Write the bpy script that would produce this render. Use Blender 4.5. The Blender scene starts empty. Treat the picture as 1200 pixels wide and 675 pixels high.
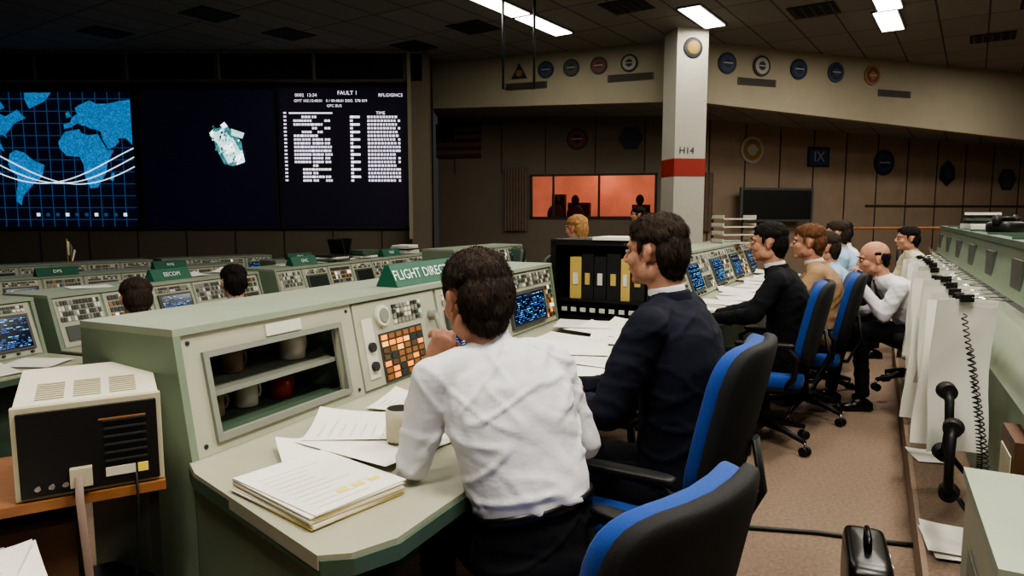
import bpy, bmesh, math, random
from mathutils import Vector, Matrix, noise
random.seed(7)
V=Vector
R=math.radians
def s2l(c):
    c=c/255.0
    return c/12.92 if c<=.04045 else ((c+.055)/1.055)**2.4
# ---------------------------------------------------------------- materials
MATS={}
def mat(name,col=(128,128,128),rough=.6,metal=0,var=0,scale=15,bump=0,bscale=60,emit=0,stretch=None,spec=.4,sheen=0):
    if name in MATS: return MATS[name]
    m=bpy.data.materials.new(name); m.use_nodes=True
    nt=m.node_tree; b=nt.nodes['Principled BSDF']
    c=tuple(s2l(x) for x in col)+(1,)
    b.inputs['Base Color'].default_value=c
    b.inputs['Roughness'].default_value=rough
    b.inputs['Metallic'].default_value=metal
    b.inputs['Specular IOR Level'].default_value=spec
    if sheen: b.inputs['Sheen Weight'].default_value=sheen
    if emit:
        b.inputs['Emission Color'].default_value=c
        b.inputs['Emission Strength'].default_value=emit
    tc=nt.nodes.new('ShaderNodeTexCoord'); mp=nt.nodes.new('ShaderNodeMapping')
    nt.links.new(tc.outputs['Object'],mp.inputs['Vector'])
    if stretch: mp.inputs['Scale'].default_value=stretch
    if var:
        n=nt.nodes.new('ShaderNodeTexNoise'); n.inputs['Scale'].default_value=scale; n.inputs['Detail'].default_value=5
        r=nt.nodes.new('ShaderNodeValToRGB')
        r.color_ramp.elements[0].position=.3; r.color_ramp.elements[1].position=.7
        r.color_ramp.elements[0].color=tuple(x*(1-var) for x in c[:3])+(1,)
        r.color_ramp.elements[1].color=tuple(min(1,x*(1+var)) for x in c[:3])+(1,)
        nt.links.new(mp.outputs[0],n.inputs['Vector']); nt.links.new(n.outputs['Fac'],r.inputs[0])
        nt.links.new(r.outputs[0],b.inputs['Base Color'])
        if emit: nt.links.new(r.outputs[0],b.inputs['Emission Color'])
    if bump:
        n=nt.nodes.new('ShaderNodeTexNoise'); n.inputs['Scale'].default_value=bscale; n.inputs['Detail'].default_value=4
        bp=nt.nodes.new('ShaderNodeBump'); bp.inputs['Strength'].default_value=bump; bp.inputs['Distance'].default_value=.02
        nt.links.new(mp.outputs[0],n.inputs['Vector']); nt.links.new(n.outputs['Fac'],bp.inputs['Height'])
        nt.links.new(bp.outputs[0],b.inputs['Normal'])
    MATS[name]=m
    return m
mat('x',(128,128,128))
mat('green_paint',(116,132,112),.45,var=.06,scale=6)
mat('green_dark',(72,92,76),.5,var=.06,scale=6)
mat('green_light',(146,156,138),.45,var=.05,scale=6)
mat('desk_top',(162,162,142),.35,var=.05,scale=5)
mat('panel_grey',(166,166,148),.5,var=.04,scale=8)
mat('panel_mid',(128,132,122),.5)
mat('bezel',(70,74,70),.5)
mat('dark_metal',(40,42,42),.45)
mat('black',(14,14,15),.5)
mat('black_soft',(20,20,22),.8,bump=.1,bscale=200)
mat('button_dark',(52,56,54),.4)
mat('button_white',(205,205,190),.4)
mat('button_brown',(96,72,48),.4)
mat('lamp_amber',(245,135,35),.4,emit=1.0)
mat('lamp_yellow',(250,180,80),.4,emit=.9)
mat('lamp_dim',(140,92,50),.4,emit=.12)
mat('lamp_white',(240,240,220),.4,emit=.6)
mat('crt_glass',(6,14,34),.12,emit=.5)
mat('crt_off',(38,46,44),.15)
mat('crt_cyan',(110,195,230),.4,emit=.8)
mat('crt_blue',(50,100,185),.4,emit=.6)
mat('paper',(230,228,218),.8,var=.03,scale=4)
mat('paper_b',(210,209,200),.8,var=.03,scale=4)
mat('paper_yellow',(235,215,90),.8)
mat('binder_yellow',(190,165,90),.6)
mat('binder_black',(22,22,24),.5)
mat('sign_green',(24,88,68),.5)
mat('sign_text',(225,232,225),.5,emit=.1)
mat('white_plastic',(205,200,182),.45,var=.03)
mat('beige_plastic',(186,178,152),.45,var=.04)
mat('wood',(140,92,54),.5,var=.25,scale=10,stretch=(1,8,1))
mat('wood_dark',(84,58,40),.5,var=.25,scale=10,stretch=(1,8,1))
mat('ribbon_cable',(128,108,98),.6)
mat('chrome',(190,190,190),.2,metal=1)
mat('ceramic',(195,190,178),.25)
mat('red_cup',(130,32,24),.3)
mat('mug_brown',(130,112,90),.4)
mat('fabric_blue',(14,60,135),.85,bump=.15,bscale=300,sheen=.1)
mat('fabric_green',(80,100,86),.85,bump=.15,bscale=300)
mat('carpet',(128,110,96),.95,var=.2,scale=60,bump=.35,bscale=350,spec=.1)
mat('carpet_edge',(146,127,112),.9,var=.1,scale=60,spec=.1)
mat('wall_brown',(134,117,100),.8,var=.07,scale=3)
mat('wall_dark',(46,40,36),.85,var=.08,scale=3)
mat('wall_soffit',(144,137,118),.8,var=.04,scale=3)
mat('wall_side',(104,95,82),.8,var=.05,scale=2)
mat('seam',(52,45,39),.8)
mat('column_white',(174,171,160),.6,var=.03)
mat('column_red',(140,42,30),.6)
mat('vent_dark',(10,10,10),.7)
mat('vent_grey',(75,72,65),.7)
mat('screen_frame',(44,42,42),.6)
mat('screen_navy',(3,14,32),.4,emit=.6)
mat('screen_black',(9,10,26),.4,emit=.6)
mat('screen_violet',(18,14,28),.4,emit=.5)
mat('map_land',(52,128,190),.5,emit=.6,var=.4,scale=34)
mat('map_grid',(28,90,150),.5,emit=.45)
mat('map_orbit',(215,232,245),.5,emit=1.2)
mat('screen_text',(225,218,235),.5,emit=1.2)
mat('sat_a',(190,240,240),.5,emit=1.0,var=.35,scale=9)
mat('sat_b',(80,150,155),.5,emit=.5,var=.5,scale=12)
mat('sat_c',(235,250,245),.5,emit=1.5)
mat('shirt_white',(212,212,216),.9,bump=.25,bscale=14,stretch=(1,1,1.6),spec=.2)
mat('shirt_cream',(215,206,180),.9,bump=.3,bscale=10,spec=.2)
mat('shirt_blue',(150,180,205),.9,bump=.3,bscale=10,spec=.2)
mat('suit_navy',(22,25,38),.9,bump=.2,bscale=12,var=.1,scale=80,spec=.2)
mat('suit_black',(16,17,21),.9,bump=.2,bscale=12,spec=.2)
mat('suit_tan',(150,122,92),.9,bump=.2,bscale=12,var=.08,scale=80,spec=.2)
mat('trousers_dark',(18,18,22),.9,bump=.3,bscale=10,spec=.2)
mat('leather_black',(12,11,11),.3)
mat('tie_dark',(60,25,30),.6)
mat('skin',(186,138,115),.7,var=.12,scale=30,spec=.25,bump=.06,bscale=160)
mat('lip',(150,98,86),.6)
mat('eye_white',(195,188,178),.4)
mat('eye_dark',(25,18,14),.2)
for n,c in (('hair_dark',(50,41,35)),('hair_black',(28,24,22)),('hair_brown',(96,66,45)),('hair_blond',(165,125,82)),('hair_grey',(104,96,88))):
    mat(n,c,.75,var=.5,scale=60,stretch=(3,3,.5),spec=.15)
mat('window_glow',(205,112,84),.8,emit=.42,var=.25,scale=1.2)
mat('window_dark',(70,34,28),.8,emit=.06)
mat('curtain',(104,88,78),.9,var=.1,scale=8)
mat('fluoro',(255,250,235),.5,emit=7)
mat('flag_red',(75,28,26),.8); mat('flag_white',(85,78,72),.8); mat('flag_blue',(25,28,50),.8)
mat('patch_dark',(38,42,50),.6); mat('patch_blue',(42,60,92),.6); mat('patch_white',(150,148,140),.6)
mat('patch_gold',(130,105,55),.6); mat('patch_red',(110,45,38),.6); mat('patch_green',(55,72,55),.6)
def ceiling_mat():
    m=bpy.data.materials.new('ceiling_tiles'); m.use_nodes=True; nt=m.node_tree; b=nt.nodes['Principled BSDF']
    tc=nt.nodes.new('ShaderNodeTexCoord'); mp=nt.nodes.new('ShaderNodeMapping')
    mp.inputs['Rotation'].default_value=(0,0,R(-56))
    br=nt.nodes.new('ShaderNodeTexBrick'); br.offset=0; br.inputs['Scale'].default_value=1
    br.inputs['Brick Width'].default_value=1.24; br.inputs['Row Height'].default_value=.62
    br.inputs['Mortar Size'].default_value=.014; br.inputs['Mortar Smooth'].default_value=.1
    br.inputs['Color1'].default_value=(.175,.167,.152,1); br.inputs['Color2'].default_value=(.205,.196,.178,1)
    br.inputs['Mortar'].default_value=(.055,.053,.047,1)
    nt.links.new(tc.outputs['Object'],mp.inputs[0]); nt.links.new(mp.outputs[0],br.inputs[0])
    nt.links.new(br.outputs[0],b.inputs['Base Color']); b.inputs['Roughness'].default_value=.9
    MATS['ceiling_tiles']=m
ceiling_mat()
# ---------------------------------------------------------------- mesh builder
class MB:
    def __init__(s):
        s.v=[];s.f=[];s.m=[];s.s=[];s.mats=[];s.M=Matrix.Identity(4)
    def mi(s,n):
        if n not in s.mats: s.mats.append(n)
        return s.mats.index(n)
    def add(s,vs,fs,m,sm=False,M=None):
        o=len(s.v); T=s.M if M is None else M
        s.v+= [T@V(p) for p in vs]; k=s.mi(m)
        for f in fs:
            s.f.append([i+o for i in f]); s.m.append(k); s.s.append(sm)
    def box(s,x0,x1,y0,y1,z0,z1,m):
        s.add([(x0,y0,z0),(x1,y0,z0),(x1,y1,z0),(x0,y1,z0),(x0,y0,z1),(x1,y0,z1),(x1,y1,z1),(x0,y1,z1)],
              [(0,3,2,1),(4,5,6,7),(0,1,5,4),(1,2,6,5),(2,3,7,6),(3,0,4,7)],m)
    def cbox(s,c,d,m,rz=0,rx=0,ry=0):
        old=s.M; s.M=old@Matrix.Translation(c)@Matrix.Rotation(rz,4,'Z')@Matrix.Rotation(rx,4,'X')@Matrix.Rotation(ry,4,'Y')
        s.box(-d[0]/2,d[0]/2,-d[1]/2,d[1]/2,-d[2]/2,d[2]/2,m); s.M=old
    def prism(s,yz,x0,x1,m):
        n=len(yz); s.add([(x0,y,z) for y,z in yz]+[(x1,y,z) for y,z in yz],
          [list(range(n))[::-1],list(range(n,2*n))]+[(i,(i+1)%n,n+(i+1)%n,n+i) for i in range(n)],m)
    def extr(s,xy,z0,z1,m):
        n=len(xy); s.add([(x,y,z0) for x,y in xy]+[(x,y,z1) for x,y in xy],
          [list(range(n))[::-1],list(range(n,2*n))]+[(i,(i+1)%n,n+(i+1)%n,n+i) for i in range(n)],m)
    def poly(s,pts,m): s.add(pts,[list(range(len(pts)))],m)
    def tube(s,pts,rs,m,seg=12,side=None,cap=True):
        pts=[V(p) for p in pts]; n=len(pts)
        if not isinstance(rs,(list,tuple)): rs=[rs]*n
        rs=[(r,r) if not isinstance(r,(list,tuple)) else r for r in rs]
        vs=[]; sd=V(side) if side is not None else None; pa=None
        for i in range(n):
            t=(pts[min(i+1,n-1)]-pts[max(i-1,0)]).normalized()
            if sd is not None: ref=sd
            elif pa is not None: ref=pa
            else: ref=V((0,0,1)) if abs(t.z)<.9 else V((1,0,0))
            a=(ref-t*ref.dot(t))
            if a.length<1e-4: a=V((0,1,0))-t*t.y
            a.normalize(); b=t.cross(a); pa=a
            for k in range(seg):
                an=2*math.pi*k/seg
                vs.append(pts[i]+a*math.cos(an)*rs[i][0]+b*math.sin(an)*rs[i][1])
        fs=[(i*seg+k,i*seg+(k+1)%seg,(i+1)*seg+(k+1)%seg,(i+1)*seg+k) for i in range(n-1) for k in range(seg)]
        s.add(vs,fs,m,True)
        if cap:
            s.add(vs[:seg],[list(range(seg))[::-1]],m); s.add(vs[-seg:],[list(range(seg))],m)
    def ell(s,c,r,m,e=1.0,nu=20,nv=12,T=None,bend=0):
        def pw(x): return math.copysign(abs(x)**e,x)
        vs=[];c=V(c)
        T=T or Matrix.Identity(4)
        for j in range(nv+1):
            ph=-math.pi/2+math.pi*j/nv
            for i in range(nu):
                th=2*math.pi*i/nu
                p=V((r[0]*pw(math.cos(ph))*pw(math.cos(th)),r[1]*pw(math.cos(ph))*pw(math.sin(th)),r[2]*pw(math.sin(ph))))
                if bend: p.y+=bend*p.x*p.x
                vs.append(c+(T@p))
        fs=[(j*nu+i,j*nu+(i+1)%nu,(j+1)*nu+(i+1)%nu,(j+1)*nu+i) for j in range(nv) for i in range(nu)]
        s.add(vs,fs,m,True)
    def text(s,body,size,T,m,ax='CENTER',sp=1.0):
        cu=bpy.data.curves.new('t','FONT'); cu.body=body; cu.size=size; cu.align_x=ax; cu.align_y='CENTER'; cu.space_line=sp
        cu.resolution_u=2
        ob=bpy.data.objects.new('t',cu); bpy.context.scene.collection.objects.link(ob)
        dg=bpy.context.evaluated_depsgraph_get(); dg.update()
        oe=ob.evaluated_get(dg); me=oe.to_mesh()
        s.add([v.co.copy() for v in me.vertices],[list(p.vertices) for p in me.polygons],m,False,s.M@T)
        oe.to_mesh_clear(); bpy.data.objects.remove(ob); bpy.data.curves.remove(cu)
    def mesh(s,name,weld=True):
        me=bpy.data.meshes.new(name); me.from_pydata(s.v,[],s.f)
        for n in s.mats: me.materials.append(MATS[n])
        me.polygons.foreach_set('material_index',s.m); me.polygons.foreach_set('use_smooth',s.s)
        bm=bmesh.new(); bm.from_mesh(me)
        bmesh.ops.remove_doubles(bm,verts=bm.verts,dist=1e-6)
        bmesh.ops.recalc_face_normals(bm,faces=bm.faces)
        bm.to_mesh(me); bm.free(); me.update()
        return me
    def obj(s,name,T=None,bevel=0,parent=None):
        ob=bpy.data.objects.new(name,s.mesh(name)); bpy.context.scene.collection.objects.link(ob)
        if T is not None: ob.matrix_world=T
        if bevel:
            b=ob.modifiers.new('bevel','BEVEL'); b.width=bevel; b.segments=2; b.limit_method='ANGLE'; b.angle_limit=R(40)
        if parent: ob.parent=parent
        return ob
def TR(x,y,z=0,yaw=0): return Matrix.Translation((x,y,z))@Matrix.Rotation(R(yaw),4,'Z')
def RF(r,m,z=0,dyaw=0):
    a=R(62); return TR(r*math.cos(a)-m*math.sin(a), r*math.sin(a)+m*math.cos(a), z, 62+dyaw)
def remesh(mb,vox,it=4,disp=None):
    me=mb.mesh('tmp'); ob=bpy.data.objects.new('tmp',me); bpy.context.scene.collection.objects.link(ob)
    m=ob.modifiers.new('r','REMESH'); m.mode='VOXEL'; m.voxel_size=vox
    if it:
        k=ob.modifiers.new('s','SMOOTH'); k.factor=.5; k.iterations=it
    dg=bpy.context.evaluated_depsgraph_get(); dg.update(); oe=ob.evaluated_get(dg); e=oe.to_mesh()
    vs=[]
    for v in e.vertices:
        p=v.co.copy()
        if disp: p=p+v.normal*disp(p)
        vs.append(p)
    fs=[list(p.vertices) for p in e.polygons]
    oe.to_mesh_clear(); bpy.data.objects.remove(ob); bpy.data.meshes.remove(me)
    return vs,fs
# ---------------------------------------------------------------- camera
cam=bpy.data.cameras.new('camera'); co=bpy.data.objects.new('camera',cam); bpy.context.scene.collection.objects.link(co)
cam.lens=24; cam.sensor_width=36; co.location=(0,0,1.47); co.rotation_euler=(R(90-6.24),0,0); cam.clip_start=.05
bpy.context.scene.camera=co
# ---------------------------------------------------------------- room
CZ=4.35
a=MB(); T=RF(0,0)
a.M=T; a.box(-14,20,-.22,2.75,-.3,0,'carpet')
a.obj('floor')
a=MB(); a.M=T; a.box(-14,20,-14,-.22,-.3,.15,'carpet'); a.box(-14,20,-.235,-.215,0,.155,'carpet_edge'); a.obj('floor_platform')
a=MB(); a.M=T; a.box(-14,20,2.75,6.2,-.6,-.25,'carpet'); a.obj('floor_lower_tier')
a=MB(); a.M=T; a.box(-14,20,6.2,24,-.9,-.5,'carpet'); a.obj('floor_front_tier')
a=MB(); a.box(-15,16,-8,19,CZ,CZ+.1,'ceiling_tiles'); a.obj('ceiling')
a=MB()
for (x,y,w,h) in [(-2.6,8.9,.6,.6),(-4.4,10.3,.6,.6),(-3.6,11.4,.6,.6),(-.6,11.0,.62,.62),(1.6,9.9,.6,.6),(4.3,10.1,.62,.62),(7.9,11.6,.62,.62),(-6.5,11.3,.6,.6),(-7.5,9.6,.6,.6),(7.2,9.6,.7,.5),(-1.7,12.2,.6,.6),(-9,11.6,.6,.6)]:
    a.M=TR(x,y,CZ,56); a.box(-w/2,w/2,-h/2,h/2,-.012,0.0,'vent_dark')
    for k in range(5): a.box(-w/2+.03,w/2-.03,-h/2+.06+k*h/5,-h/2+.075+k*h/5,-.018,-.012,'dark_metal')
a.obj('ceiling_vents')
a=MB()
a.box(-14,-1.5,12.95,13.15,-.6,CZ,'wall_dark')
a.box(-14,-1.5,12.90,12.96,-.6,1.14,'wall_side')
for i in range(14):
    x=-13.5+i*.92; a.box(x,x+.02,12.89,12.905,-.6,1.14,'seam')
a.obj('wall_front')
a=MB()
a.box(-14,-1.62,12.6,12.95,3.84,CZ,'wall_side')
for x0,x1 in ((-9.5,-8.6),(-8.5,-7.0),(-6.85,-5.35),(-5.2,-3.6),(-3.5,-1.95),(-11.3,-9.6)):
    a.box(x0,x1,12.57,12.61,3.87,4.3,'black')
    a.box(x0-.06,x0-.02,12.55,12.62,3.86,4.32,'panel_mid')
a.box(-14,-1.62,12.56,12.6,4.31,4.35,'panel_mid')
a.obj('display_header')
a=MB(); a.box(-1.84,-1.5,12.6,13.3,-.5,CZ,'wall_side'); a.box(-1.88,-1.82,12.55,12.62,1.0,CZ,'wall_soffit'); a.obj('wall_pier')
def scr(name,x0,x1,z0,z1,m,y=12.84):
    a=MB(); a.box(x0-.025,x1+.025,y,y+.055,z0-.05,z1+.05,'screen_frame'); a.box(x0+.01,x1-.01,y-.012,y,z0,z1,m)
    for q0,q1 in ((x0-.025,x0+.012),(x1-.012,x1+.025)): a.box(q0,q1,y-.03,y,z0-.05,z1+.05,'dark_metal')
    return a
a=scr('m',-12.9,-6.98,1.22,3.68,'screen_navy'); y=12.82
for i in range(40):
    lon=-315+i*15; x=-6.98-(75-lon)*.015
    if -12.9<x<-6.99: a.box(x,x+.012,y-.004,y,1.22,3.68,'map_grid')
for i in range(-5,6):
    z=2.45+i*.22; a.box(-12.9,-6.99,y-.004,y,z,z+.012,'map_grid')
def ll(lon,lat): return (-6.99-(75-lon)*.015, y-.008, 2.45+lat*.0152)
conts=[[(-165,65),(-140,70),(-110,73),(-85,70),(-80,62),(-92,58),(-80,52),(-65,60),(-55,50),(-65,46),(-70,43),(-75,37),(-81,31),(-80,26),(-84,30),(-90,30),(-97,26),(-97,18),(-88,20),(-84,10),(-90,14),(-105,20),(-112,30),(-118,34),(-124,42),(-130,55),(-150,60)],
[(-78,8),(-70,12),(-60,9),(-50,0),(-36,-6),(-40,-20),(-48,-26),(-58,-36),(-64,-42),(-66,-46),(-68,-55),(-74,-50),(-73,-38),(-71,-30),(-71,-18),(-76,-15),(-81,-5)],
[(-16,14),(-17,22),(-8,34),(10,37),(12,32),(20,30),(32,31),(38,20),(43,12),(51,12),(42,-2),(40,-15),(34,-24),(28,-33),(19,-34),(13,-20),(12,-5),(8,4),(-8,5)],
[(-9,37),(-9,43),(-1,45),(2,51),(8,55),(6,62),(12,66),(25,71),(32,67),(45,67),(60,70),(74,72),(74,18),(70,22),(66,26),(56,26),(58,22),(52,16),(44,13),(38,24),(36,34),(28,37),(22,38),(18,41),(14,41),(8,44),(0,39)],
[(-50,61),(-30,70),(-22,80),(-55,80),(-55,72)],[(-5,50),(1,52),(-2,58),(-6,56)],[(44,-24),(48,-25),(50,-15),(46,-16)]]
for c in conts: a.poly([ll(*p) for p in c],'map_land')
for ph,amp in ((0,28),(22,28),(44,29)):
    pts=[]
    for i in range(160):
        lon=-300+i*2.36; pts.append(V(ll(lon,-amp*math.sin(R((lon+125-ph))*1.05)))+V((0,-.01,0)))
    a.tube(pts,.009,'map_orbit',5)
for i in range(10):
    x,yy,z=ll(-50+i*12,-66); a.box(x,x+.06,y-.01,y-.004,z-.03,z+.03,'map_orbit' if i%3==0 else 'map_grid')
a.obj('world_map_display')
a=scr('s',-6.85,-4.37,1.24,3.72,'screen_black'); y=12.82
cx,cz=-5.27,2.72
def pp(l,m,dy=-.006): a.poly([(cx+p[0],y+dy,cz+p[1]) for p in l],m)
pp([(-.26,.28),(.02,.36),(.28,.05),(.32,-.32),(.1,-.38),(-.06,-.34),(-.2,-.05)],'sat_b')
pp([(-.3,.18),(-.05,.3),(.1,.12),(-.14,.0)],'sat_a',-.01)
pp([(-.16,.02),(.12,.14),(.3,-.2),(.02,-.34)],'sat_a',-.012)
pp([(-.1,.36),(-.02,.42),(.04,.34),(-.04,.3)],'sat_c',-.014)
pp([(.1,.3),(.34,.22),(.3,.12),(.1,.18)],'sat_a',-.014)
pp([(-.06,-.02),(.1,.04),(.16,-.1),(.0,-.16)],'sat_c',-.016)
pp([(-.3,.22),(-.22,.3),(-.2,.24),(-.27,.16)],'sat_c',-.016)
pp([(.14,-.2),(.3,-.14),(.33,-.3),(.18,-.36)],'sat_c',-.016)
rr=random.Random(3)
for i in range(60):
    x=rr.uniform(-.26,.28); z=-x*.55+rr.uniform(-.24,.26); w=rr.uniform(.015,.045)
    pp([(x,z),(x+w,z+w*.5),(x+w,z-w*.4),(x+.01,z-w)],rr.choice(['sat_c','sat_b','screen_black','sat_a','sat_b']),-.018-.0005*i)
a.obj('satellite_display')
a=scr('d',-4.29,-1.9,1.24,3.76,'screen_violet'); 
RX=Matrix.Rotation(R(90),4,'X')
def tx(b,x,z,s,m='screen_text',ax='LEFT',sp=1.0): a.text(b,s,Matrix.Translation((x,y-.01,z))@RX,m,ax,sp)
tx('0002  13:34',-3.98,3.62,.085); tx('FAULT 1',-3.2,3.66,.1); tx('RFLG/GNC5',-2.45,3.62,.085)
tx('GMT 102:15:48:01   0 / 09:48:01 DEG  578 KM',-4.0,3.52,.07); tx('GPC BUS',-3.4,3.43,.07)
rr=random.Random(5)
for r_ in range(19):
    z=3.3-r_*.068
    a.box(-4.2,-4.15,y-.01,y-.006,z-.01,z+.02,'screen_text')
    if r_ in(0,): a.box(-4.1,-3.3,y-.01,y-.006,z-.012,z+.014,'screen_text'); tx('TIME',-2.5,z,.08); continue
    x=-4.02
    for w,pr in ((.12,.25),(.16,.8),(.07,.95),(.1,.5),(.1,.4)):
        if rr.random()<pr or (6<r_<14 and w>.06): 
            xx=x
            while xx<x+w: ww=rr.uniform(.03,.05); a.box(xx,xx+ww,y-.01,y-.006,z-.02,z+.02,'screen_text'); xx+=ww+.012
        x+=w+.03
    if r_%2: a.box(-2.95,-2.8,y-.01,y-.006,z-.02,z+.02,'screen_text')
    a.box(-2.98,-2.93,y-.01,y-.006,z-.02,z+.02,'screen_text')
    x=-2.66
    while x<-2.14:
        w=rr.uniform(.03,.05); a.box(x,x+w,y-.01,y-.006,z-.02,z+.02,'screen_text'); x+=w+.018
    if rr.random()<.6: a.box(-2.1,-2.06,y-.01,y-.006,z-.02,z+.02,'screen_text')
a.obj('data_display')
def wallseg(a,p,q,z0,z1a,z1b,m,th=.12,z0b=None):
    p=V(p+(0,));q=V(q+(0,)); d=(q-p).normalized(); n=V((-d.y,d.x,0))*th
    z0b=z0 if z0b is None else z0b
    vs=[(p.x,p.y,z0),(q.x,q.y,z0b),(q.x,q.y,z1b),(p.x,p.y,z1a)]
    vs+= [(v[0]+n.x,v[1]+n.y,v[2]) for v in vs]
    a.add(vs,[(0,1,2,3),(7,6,5,4),(0,4,5,1),(1,5,6,2),(2,6,7,3),(3,7,4,0)],m)
SA=((-1.57,13.6),(2.6,11.98)); SB=((3.1,11.9),(14.0,15.7))
WA=((-1.6,15.0),(3.0,13.9)); WB=((3.0,13.9),(14.0,17.27))
a=MB(); wallseg(a,*SA,3.5,CZ,CZ,'wall_soffit',z0b=3.37); wallseg(a,SA[1],SB[0],3.37,CZ,CZ,'wall_soffit'); wallseg(a,*SB,3.36,CZ,CZ,'wall_soffit',z0b=2.85)
a.obj('wall_soffit')
a=MB(); a.add([SA[0]+(3.5,),SA[1]+(3.37,),SB[0]+(3.37,),SB[1]+(2.85,),WB[1]+(2.95,),WB[0]+(3.4,),WA[0]+(3.52,)],[(0,1,5,6),(1,2,5),(2,3,4,5)],'ceiling_tiles'); a.obj('ceiling_under_soffit')
def seg(S,t): return (S[0][0]+(S[1][0]-S[0][0])*t, S[0][1]+(S[1][1]-S[0][1])*t)
def fr(S,t,z,off=0):
    x,y=seg(S,t); d=V((S[1][0]-S[0][0],S[1][1]-S[0][1],0)).normalized(); n=V((d.y,-d.x,0))
    M=Matrix(((d.x,0,n.x,x+n.x*off),(d.y,0,n.y,y+n.y*off),(0,1,0,z),(0,0,0,1))); return M
L=math.hypot(WA[1][0]-WA[0][0],WA[1][1]-WA[0][1])
a=MB(); t0=(.38+1.6)/4.6; t1=.985
wallseg(a,WA[0],seg(WA,t0),-.3,3.6,3.6,'wall_side'); wallseg(a,seg(WA,t0),seg(WA,t1),-.3,1.36,1.36,'wall_side')
wallseg(a,seg(WA,t0),seg(WA,t1),2.28,3.6,3.6,'wall_side'); wallseg(a,seg(WA,t1),WA[1],-.3,3.6,3.6,'wall_side')
for t in (.08,.3,.5,.72,.93):
    a.M=fr(WA,t,0,.006); a.box(-.01,.01,2.3,3.5,-.01,.006,'seam')
a.M=Matrix.Identity(4); a.obj('wall_back_left')
a=MB(); wallseg(a,*WB,-.3,3.5,3.1,'wall_brown')
for k in range(12):
    t=.02+k*.075; a.M=fr(WB,t,0,.006); a.box(-.012,.012,.3,3.4,-.01,.006,'seam')
a.M=fr(WB,.62,0,.01); a.box(-2,4,1.62,1.66,-.01,.02,'seam')
a.M=Matrix.Identity(4); a.obj('wall_back_right')
a=MB(); a.M=fr(WA,(t0+t1)/2,1.82,0); w=L*(t1-t0)/2
for x0,x1,z0,z1 in ((-w,w,-.46,-.42),(-w,w,.42,.46),(-w,-w+.05,-.46,.46),(w-.05,w,-.46,.46),(-.83,-.79,-.46,.46),(.12,.16,-.46,.46)): a.box(x0,x1,z0,z1,-.05,.03,'dark_metal')
a.obj('window_1')
a=MB(); a.M=fr(WA,(t0+t1)/2,1.82,0)
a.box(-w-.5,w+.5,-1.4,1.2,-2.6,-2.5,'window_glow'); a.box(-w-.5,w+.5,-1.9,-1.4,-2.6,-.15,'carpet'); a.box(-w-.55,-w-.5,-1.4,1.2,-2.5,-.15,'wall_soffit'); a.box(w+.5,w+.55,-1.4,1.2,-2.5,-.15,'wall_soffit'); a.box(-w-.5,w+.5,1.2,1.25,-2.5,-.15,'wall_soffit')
a.box(-1.2,-.9,-.5,.1,-2.3,-2.0,'window_dark'); a.box(-.8,-.3,-.5,-.1,-2.3,-1.9,'window_dark'); a.box(.7,1.1,-.5,-.15,-2.3,-1.9,'window_dark')
a.box(-1.0,1.2,-.55,-.42,-2.4,-1.6,'window_dark')
for q in (-1.0,-.55,.9): a.ell((q,-.05,-1.4),(.09,.12,.1),'window_dark'); a.ell((q,-.38,-1.4),(.2,.24,.14),'window_dark')
a.obj('wall_observation_room')
def curtain(name,S,t,z0,z1,w_):
    a=MB(); a.M=fr(S,t,0,.08); n=36; vs=[];fs=[]
    for i in range(n+1):
        x=-w_/2+w_*i/n; d=.03*math.sin(i*1.4)
        vs+=[(x,z0,d),(x,z1,d)]
    fs=[(2*i,2*i+2,2*i+3,2*i+1) for i in range(n)]
    a.add(vs,fs,'curtain',True); a.obj(name)
curtain('curtain',WA,.37,1.1,2.42,.5); curtain('curtain',WB,.07,1.1,2.3,.7)
a=MB(); a.M=TR(2.79,11.3,0,10)
a.box(-.26,.26,-.26,.26,-.3,CZ,'column_white'); a.box(-.265,.265,-.265,.265,2.06,2.34,'column_red')
a.text('H14',.15,Matrix.Translation((-.06,-.268,2.46))@RX,'black')
a.ell((0,-.27,4.05),(.16,.02,.16),'patch_dark'); a.ell((0,-.285,4.05),(.11,.02,.11),'patch_gold')
a.obj('structural_column')
def plaque(S,t,z,r,c1,c2,kind='round'):
    a=MB(); a.M=fr(S,t,z,.0)
    if kind=='round':
        a.tube([(0,0,0),(0,0,.03)],r,c1,24); a.tube([(0,0,.03),(0,0,.036)],r*.78,c2,24); a.tube([(0,0,.036),(0,0,.04)],r*.42,c1,12)
        a.box(-r*.5,r*.5,-r*.06,r*.06,.036,.046,'patch_white')
    elif kind=='square':
        a.box(-r,r,-r*.75,r*.75,0,.03,c1); a.box(-r*.85,r*.85,-r*.6,r*.6,.03,.036,c2)
        a.text('IX',r*1.1,Matrix.Translation((0,0,.04)),'patch_white')
    elif kind=='tri':
        a.add([(-r,-r*.8,0),(r,-r*.8,0),(0,r,0),(-r,-r*.8,.03),(r,-r*.8,.03),(0,r,.03)],[(0,1,2),(3,4,5),(0,1,4,3),(1,2,5,4),(2,0,3,5)],c1)
        a.tube([(0,-.2*r,.03),(0,-.2*r,.04)],r*.4,c2,16)
    elif kind=='hex':
        a.tube([(0,0,0),(0,0,.03)],r,c1,6); a.tube([(0,0,.03),(0,0,.036)],r*.75,c2,6)
    elif kind=='shield':
        P=[(-.7,.5),(0,1),(.7,.5),(.8,-.5),(0,-1.1),(-.8,-.5)]
        a.add([(p[0]*r,p[1]*r,0) for p in P]+[(p[0]*r,p[1]*r,.03) for p in P],[(0,1,2,3,4,5),(6,7,8,9,10,11)]+[(i,(i+1)%6,6+(i+1)%6,6+i) for i in range(6)],c1)
        a.tube([(0,0,.03),(0,0,.036)],r*.5,c2,5)
    a.obj('mission_plaque')
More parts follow.
